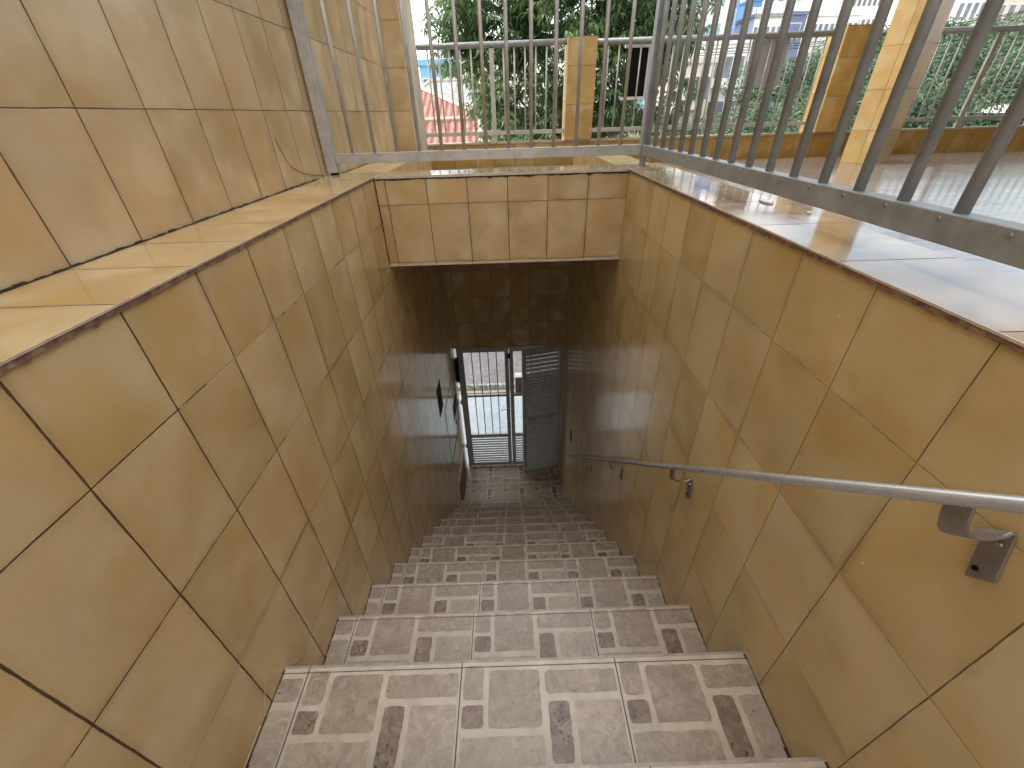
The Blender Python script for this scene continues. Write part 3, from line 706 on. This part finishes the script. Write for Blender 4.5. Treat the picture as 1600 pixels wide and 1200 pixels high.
def mango():
    rg=random.Random(11); t=empty('mango_tree',(1.4,9.6,-4.2),'big leafy tree with long drooping leaves behind the middle of the far railing','tree')
    tr=MB(); tips=[]
    tr.tube([(1.3,9.8,-4.3),(1.25,9.7,-3.2),(1.35,9.6,-2.2),(1.3,9.5,-1.3)],[.27,.22,.19,.17],12)
    for a in range(6):
        an=a*1.05+.3; limb(tr,Vector((1.3,9.5,-1.4+.12*a)),Vector((math.cos(an)*.9,math.sin(an)*.5,.75)),1.5,.10,2,rg,tips)
    tr.build('trunk',M['bark'],t,smooth=True)
    cr=MB(); blobs=[]
    # uneven crown: clumps scattered in an irregular envelope
    for k in range(150):
        for _ in range(50):
            x=rg.uniform(-1.35,4.0); z=rg.uniform(-1.5,4.2); y=rg.uniform(8.4,10.8)
            ex_=((x-1.35)/2.45)**2+((z-1.1)/2.75)**2+((y-9.6)/1.5)**2
            if ex_<1 and not (x<-.4 and z<.5) and not (x>2.1 and z<-.35) and not(-.8<x<.3 and z<-.4): break
        blobs.append((Vector((x,y,z)),rg.uniform(.32,.66)))
    for c,r in blobs:
        n=int(44*r/.5)
        for k in range(n):
            v=Vector((rg.gauss(0,1),rg.gauss(0,1),rg.gauss(0,1))).normalized()*r*rg.uniform(.45,1.08); v.z*=.8
            p=c+v; a0=rg.uniform(0,6.28); nl=rg.randint(8,12)
            for j in range(nl):
                a=a0+6.283*j/nl+rg.uniform(-.2,.2); d=Vector((math.cos(a),math.sin(a),rg.uniform(-.75,.25)))
                leaf(cr,p,d,rg.uniform(.13,.24),rg.uniform(.03,.045),Vector((rg.uniform(-.4,.4),rg.uniform(-.4,.4),1)),rg.uniform(.5,1.3))
    cr.build('crown',M['mango'],t)
mango()
def bush_mesh(seed,n=19000):
    rg=random.Random(seed); cr=MB(); lobes=[(Vector((0,0,1.9)),1.5)]
    for k in range(34):
        a=rg.uniform(0,6.28); rr=rg.uniform(.5,1.55); lobes.append((Vector((rr*math.cos(a),rr*math.sin(a),rg.uniform(.7,3.0))),rg.uniform(.28,.8)))
    for c,r in lobes:
        for k in range(int(n*r*r/ sum(q[1]**2 for q in lobes))):
            v=Vector((rg.gauss(0,1),rg.gauss(0,1),rg.gauss(0,1))).normalized()
            p=c+v*r*rg.choice((1,1,.97,1.04,.86,1.1))*rg.uniform(.93,1.03); s=rg.uniform(.03,.08)
            nn=(v+Vector((rg.uniform(-.7,.7),rg.uniform(-.7,.7),rg.uniform(-.3,.9)))).normalized(); x=nn.orthogonal().normalized(); x.rotate(Matrix.Rotation(rg.uniform(0,6.28),3,nn)); y=nn.cross(x)
            cr.poly([p-x*s,p-y*s*.45,p+x*s,p+y*s*.45],0)
    return cr
protos=[]
for s in range(3):
    t=empty('broadleaf_tree',(0,0,0)); t['org']=[0,0,0]
    tr=MB(); tr.tube([(0,0,-.6),(.05,0,.5),(0,.05,1.6)],[.16,.13,.08],8); 
    for k in range(4):
        a=k*1.6+s; tr.tube([(0,0,.9),(math.cos(a)*.7,math.sin(a)*.7,1.9)],[.07,.03],6)
    tr.build('trunk',M['bark'],t,smooth=True); bush_mesh(20+s).build('crown',M['bush'],t); protos.append(t)
# hillside on the right: terrain sheet rising away from the street
hl=MB(); nx,ny=26,20; gz={}
def hillz(x,y):
    k=min(1,max(0,(x-6)/16)); f=min(1,max(0,(y-15)/30))
    return -4.25+f*5.2*k+.25*math.sin(x*.6+y*.3)*f
for i in range(nx+1):
    for j in range(ny+1): gz[i,j]=(2+i*2.4,14+j*2.4,hillz(2+i*2.4,14+j*2.4))
for i in range(nx):
    for j in range(ny): hl.poly([gz[i,j],gz[i+1,j],gz[i+1,j+1],gz[i,j+1]],0)
tag(hl.build('hillside',M['earth']),'slope rising on the far side of the street','hill',kind='structure')
spots=[]; hg=random.Random(5)
for (x,y,s) in ((2.9,13.6,.62),(4.3,13.8,.8),(5.6,14.5,.85),(7.2,15.3,1.0),(8.8,15.6,.95),(10.2,16.5,1.15),(11.9,16.6,1.15),(13.6,17.2,1.3),(15.3,17.0,1.25),(17.1,17.5,1.35),(19.0,17.8,1.35),(21,18.5,1.4),
  (7.8,19,1.1),(10.6,20,1.2),(13.4,21.5,1.3),(16.3,22,1.4),(19.3,22.5,1.5),(22.5,23,1.5),(25.8,22,1.6),(14.5,26,1.4),(18,27,1.5),(22,28,1.6),(26.5,28,1.7),(30.5,27,1.7)):
    spots.append((x,y,s))
desc=['dense dark green','bushy mid green','rounded light green']
for i,(x,y,s) in enumerate(spots):
    o=protos[i%3] if i<3 else copy_tree(protos[i%3])
    o.location=(x,y,hillz(x,y)+.1-(.0)); o.scale=(s,s,s*hg.uniform(.9,1.05)); o.rotation_euler=(0,0,hg.uniform(0,6.28))
    tag(o,'leafy green tree in the mass of foliage on the slope beyond the far railing','tree','trees on the slope beyond the street')

# ------------------------------------------------------------------ houses and blocks
def gable(name,x0,x1,y0,y1,zb,ze,zr,roofm,wallm,label,hip=1.5,lowx=None):
    h=empty(name,((x0+x1)/2,(y0+y1)/2,zb),label,'house')
    MB().box(x0+.3,x1-.3,y0+.3,y1-.3,zb,ze).build('wall',wallm,h)
    m_=MB(); ym=(y0+y1)/2; a,b=(x0+hip,ym,zr),(x1-hip,ym,zr); E=[(x0,y0,ze),(x1,y0,ze),(x1,y1,ze),(x0,y1,ze)]
    def rp(pts,axis):
        uv=[]
        for p in pts:
            uv.append((p[0],math.hypot(p[1]-pts[0][1],p[2]-pts[0][2])) if axis==0 else (p[1],math.hypot(p[0]-pts[0][0],p[2]-pts[0][2])))
        m_.poly(pts,0,uv)
    rp([E[0],E[1],b,a],0); rp([E[2],E[3],a,b],0); rp([E[1],E[2],b],1); rp([E[3],E[0],a],1)
    m_.poly([(x0,y0,ze-.05),(x0,y1,ze-.05),(x1,y1,ze-.05),(x1,y0,ze-.05)],0)
    rf=m_.build('roof',roofm,h)
    rc=MB(); 
    for p,q in ((a,b),(a,E[0]),(b,E[1]),(a,E[3]),(b,E[2])): rc.tube([Vector(p)+Vector((0,0,.03)),Vector(q)+Vector((0,0,.03))],.09,6)
    rc.build('ridge_tiles',M['edge'],rf)
    for xx in (x0+1.2,(x0+x1)/2,x1-1.4):
        w=MB().box(xx-.45,xx+.45,y0+.27,y0+.3,ze-1.7,ze-.7).build('window',M['white'],h); MB().box(xx-.38,xx+.38,y0+.25,y0+.268,ze-1.63,ze-.77).build('pane',M['bglass'],w)
    return h
gable('roofed_house',-6.6,-.72,13.6,18.6,-4.3,-1.3,-.15,M['redroof'],M['bcream'],'nearest house at left, its straight red clay tile roof just below the far railing',.02)
gable('roofed_house',-7.2,-.9,19.2,24.5,-4.3,-.05,.95,M['redroof'],M['bcream'],'hipped red tile roof just behind the nearest red roof at left',2.6)
gable('roofed_house',-5.8,.1,27,33,-4.3,.35,1.65,M['fibre'],M['bcream'],'house with a weathered grey roof behind the two red roofs',1.6)
gable('roofed_house',.2,3.6,14.2,17.5,-4.3,-1.6,-.9,M['redroof'],M['bcream'],'low house with a dark red roof edge behind the tree',1.0)
def block_building(x0,x1,y,dep,z1,wall,label,floors=4,cols=4,glass='bglass',z0=-4.3,balc=False,fh=None,top=None,name='apartment_block'):
    b=empty(name,((x0+x1)/2,y+dep/2,z0),label,'building')
    MB().box(x0,x1,y,y+dep,z0,z1).build('wall',M[wall],b)
    MB().box(x0-.15,x1+.15,y-.15,y+dep+.15,z1,z1+.35).build('roof_parapet',M[top or wall],b)
    fh=fh or 3.0; cw=(x1-x0)/cols
    for r_ in range(floors):
        zt=z1-.8-r_*fh
        for c_ in range(cols):
            xa=x0+cw*c_+cw*.22; xb=x0+cw*(c_+1)-cw*.22
            w=MB().box(xa-.08,xb+.08,y-.05,y-.005,zt-1.48,zt+.08).build('window',M['white'],b); MB().box(xa,xb,y-.08,y-.052,zt-1.4,zt).build('pane',M[glass],w)
        if balc: MB().box(x0-.1,x1*.0+x0+(x1-x0)*.72,y-.9,y-.1,zt-2.05,zt-1.5).build('balcony',M[wall],b)
    return b
def bb(uL,uR,vt,y,dep,*args,**kw):
    p=at(uL,vt,y); q=at(uR,vt,y); block_building(p.x,q.x,y,dep,p.z if 'ztop' not in kw else kw.pop('ztop'),*args,**kw)
bb(1000,1148,-35,58,10,'bwhite','tall white apartment block with teal windows, seen beyond the corner rail post',6,4,'bteal',balc=True)
bb(1149,1170,-60,59,9,'bblue','periwinkle blue stair tower against the white apartment block',5,1,'bblue')
bb(1172,1192,2,84,8,'bblue2','strong blue building with white window frames, right of the white block',4,3,'bwhite')
bb(655,712,103,38,6,'bsky','light blue house front at the far left beyond the railing',1,3,'bglass',name='town_house')
bb(1062,1118,100,38,6,'bcream','cream house with dark windows above the hedge, right of the corner post',2,4,'bglass',balc=True,name='town_house')
bb(1098,1172,70,42,6,'bwhite','white house with balconies below the blue stair tower',3,4,'bglass',balc=True,name='town_house')
bb(1180,1226,28,60,7,'bwhite','long low white building with a grey cornice',2,5,'bglass',name='town_house',top='fibre')
bb(1228,1262,24,66,7,'bslate','dark slate blue shed roof building among the white ones',1,1,'bslate',name='town_house')
bb(1205,1262,-25,95,7,'bwhite','distant white tower behind the slate blue roof',3,4,'bglass')
bb(1264,1345,26,72,8,'bwhite','wide pale building with a row of small windows left of the tall column',2,9,'bglass',name='town_house')
bb(1322,1395,-20,84,8,'bwhite','white tower with many small windows beside the tall column',5,9,'bglass')
bb(1505,1562,-10,60,8,'bwhite','white terraced building with dark openings at the top right',2,5,'bglass',balc=True)
bb(1566,1680,-6,64,8,'bcream','cream building at the far right above the trees',2,7,'bglass',balc=True)
up=empty('utility_pole',(-1.35,25.6,-4.3),'thin grey utility pole between the roofs and the big tree','pole')
MB().tube([(-1.35,25.6,-4.3),(-1.35,25.6,2.6)],[.11,.08],10).build('shaft',M['concrete'],up)
MB().box(-2.0,-.7,25.55,25.65,2.2,2.3).build('crossarm',M['concrete'],up)
def wire(p,q,sag,label):
    n=16; pts=[Vector(p).lerp(Vector(q),k/n)+Vector((0,0,-sag*4*(k/n)*(1-k/n))) for k in range(n+1)]
    tag(MB().tube(pts,.018,5).build('overhead_wire',M['black']),label,'wire','overhead wires along the street')
for i,(x_,z_) in enumerate(((-1.9,2.32),(-1.35,2.62),(-.8,2.32))): wire((x_,25.6,z_),(34+i,33,4.6+.2*i),.9,'thin overhead wire crossing behind the trees from the utility pole')
# white awning among the trees
aw=empty('white_canopy',(16.6,15.6,-1.0),'white pointed canopy among the trees behind the right end of the far railing','canopy')
m_=MB(); ap=(16.9,16.0,-.12)
cs=[(15.9,15.2,-.42),(17.9,15.2,-.42),(17.9,16.8,-.42),(15.9,16.8,-.42)]
for k in range(4): m_.poly([cs[k],cs[(k+1)%4],ap],0)
m_.build('canopy_top',M['white'],aw); MB().tube([(16.9,16,-4.2),(16.9,16,-.15)],.04,8).build('pole',M['white'],aw)

# ------------------------------------------------------------------ light
SUN_EL,SUN_AZ=R(48),R(-84)     # azimuth measured from +Y (ahead), negative = left
sd=Vector((math.sin(SUN_AZ)*math.cos(SUN_EL),math.cos(SUN_AZ)*math.cos(SUN_EL),math.sin(SUN_EL)))
su=bpy.data.lights.new('sun','SUN'); su.energy=1.5; su.angle=R(16); su.color=(1,.95,.87)
so=bpy.data.objects.new('sun',su); col.objects.link(so); so.rotation_euler=sd.to_track_quat('Z','Y').to_euler()
w=bpy.data.worlds.new('World'); scn.world=w; w.use_nodes=True; nt=w.node_tree
sk=nt.nodes.new('ShaderNodeTexSky'); sk.sky_type='NISHITA'; sk.sun_disc=False; sk.sun_elevation=SUN_EL; sk.sun_rotation=SUN_AZ
sk.dust_density=2.5; sk.air_density=1.2; sk.ozone_density=1.0
# thin bright cloud veil mixed into the sky
tc_=nt.nodes.new('ShaderNodeTexCoord'); nz=nt.nodes.new('ShaderNodeTexNoise'); nz.inputs['Scale'].default_value=2.2; nz.inputs['Detail'].default_value=6
mp=nt.nodes.new('ShaderNodeMapping'); mp.inputs['Scale'].default_value=(1,1,2.6); nt.links.new(tc_.outputs['Generated'],mp.inputs[0]); nt.links.new(mp.outputs[0],nz.inputs[0])
mr=nt.nodes.new('ShaderNodeMapRange'); mr.inputs[1].default_value=.36; mr.inputs[2].default_value=.58; nt.links.new(nz.outputs[0],mr.inputs[0])
mx=nt.nodes.new('ShaderNodeMix'); mx.data_type='RGBA'; nt.links.new(mr.outputs[0],mx.inputs[0]); nt.links.new(sk.outputs[0],mx.inputs[6]); mx.inputs[7].default_value=(9.5,9.3,9.0,1)
bg=nt.nodes['Background']; nt.links.new(mx.outputs[2],bg.inputs[0]); bg.inputs[1].default_value=.36
scn.view_settings.view_transform='Standard'; scn.view_settings.look='None'; scn.view_settings.exposure=0
scn.render.engine='CYCLES'; scn.cycles.max_bounces=8; scn.cycles.diffuse_bounces=5; scn.cycles.glossy_bounces=4
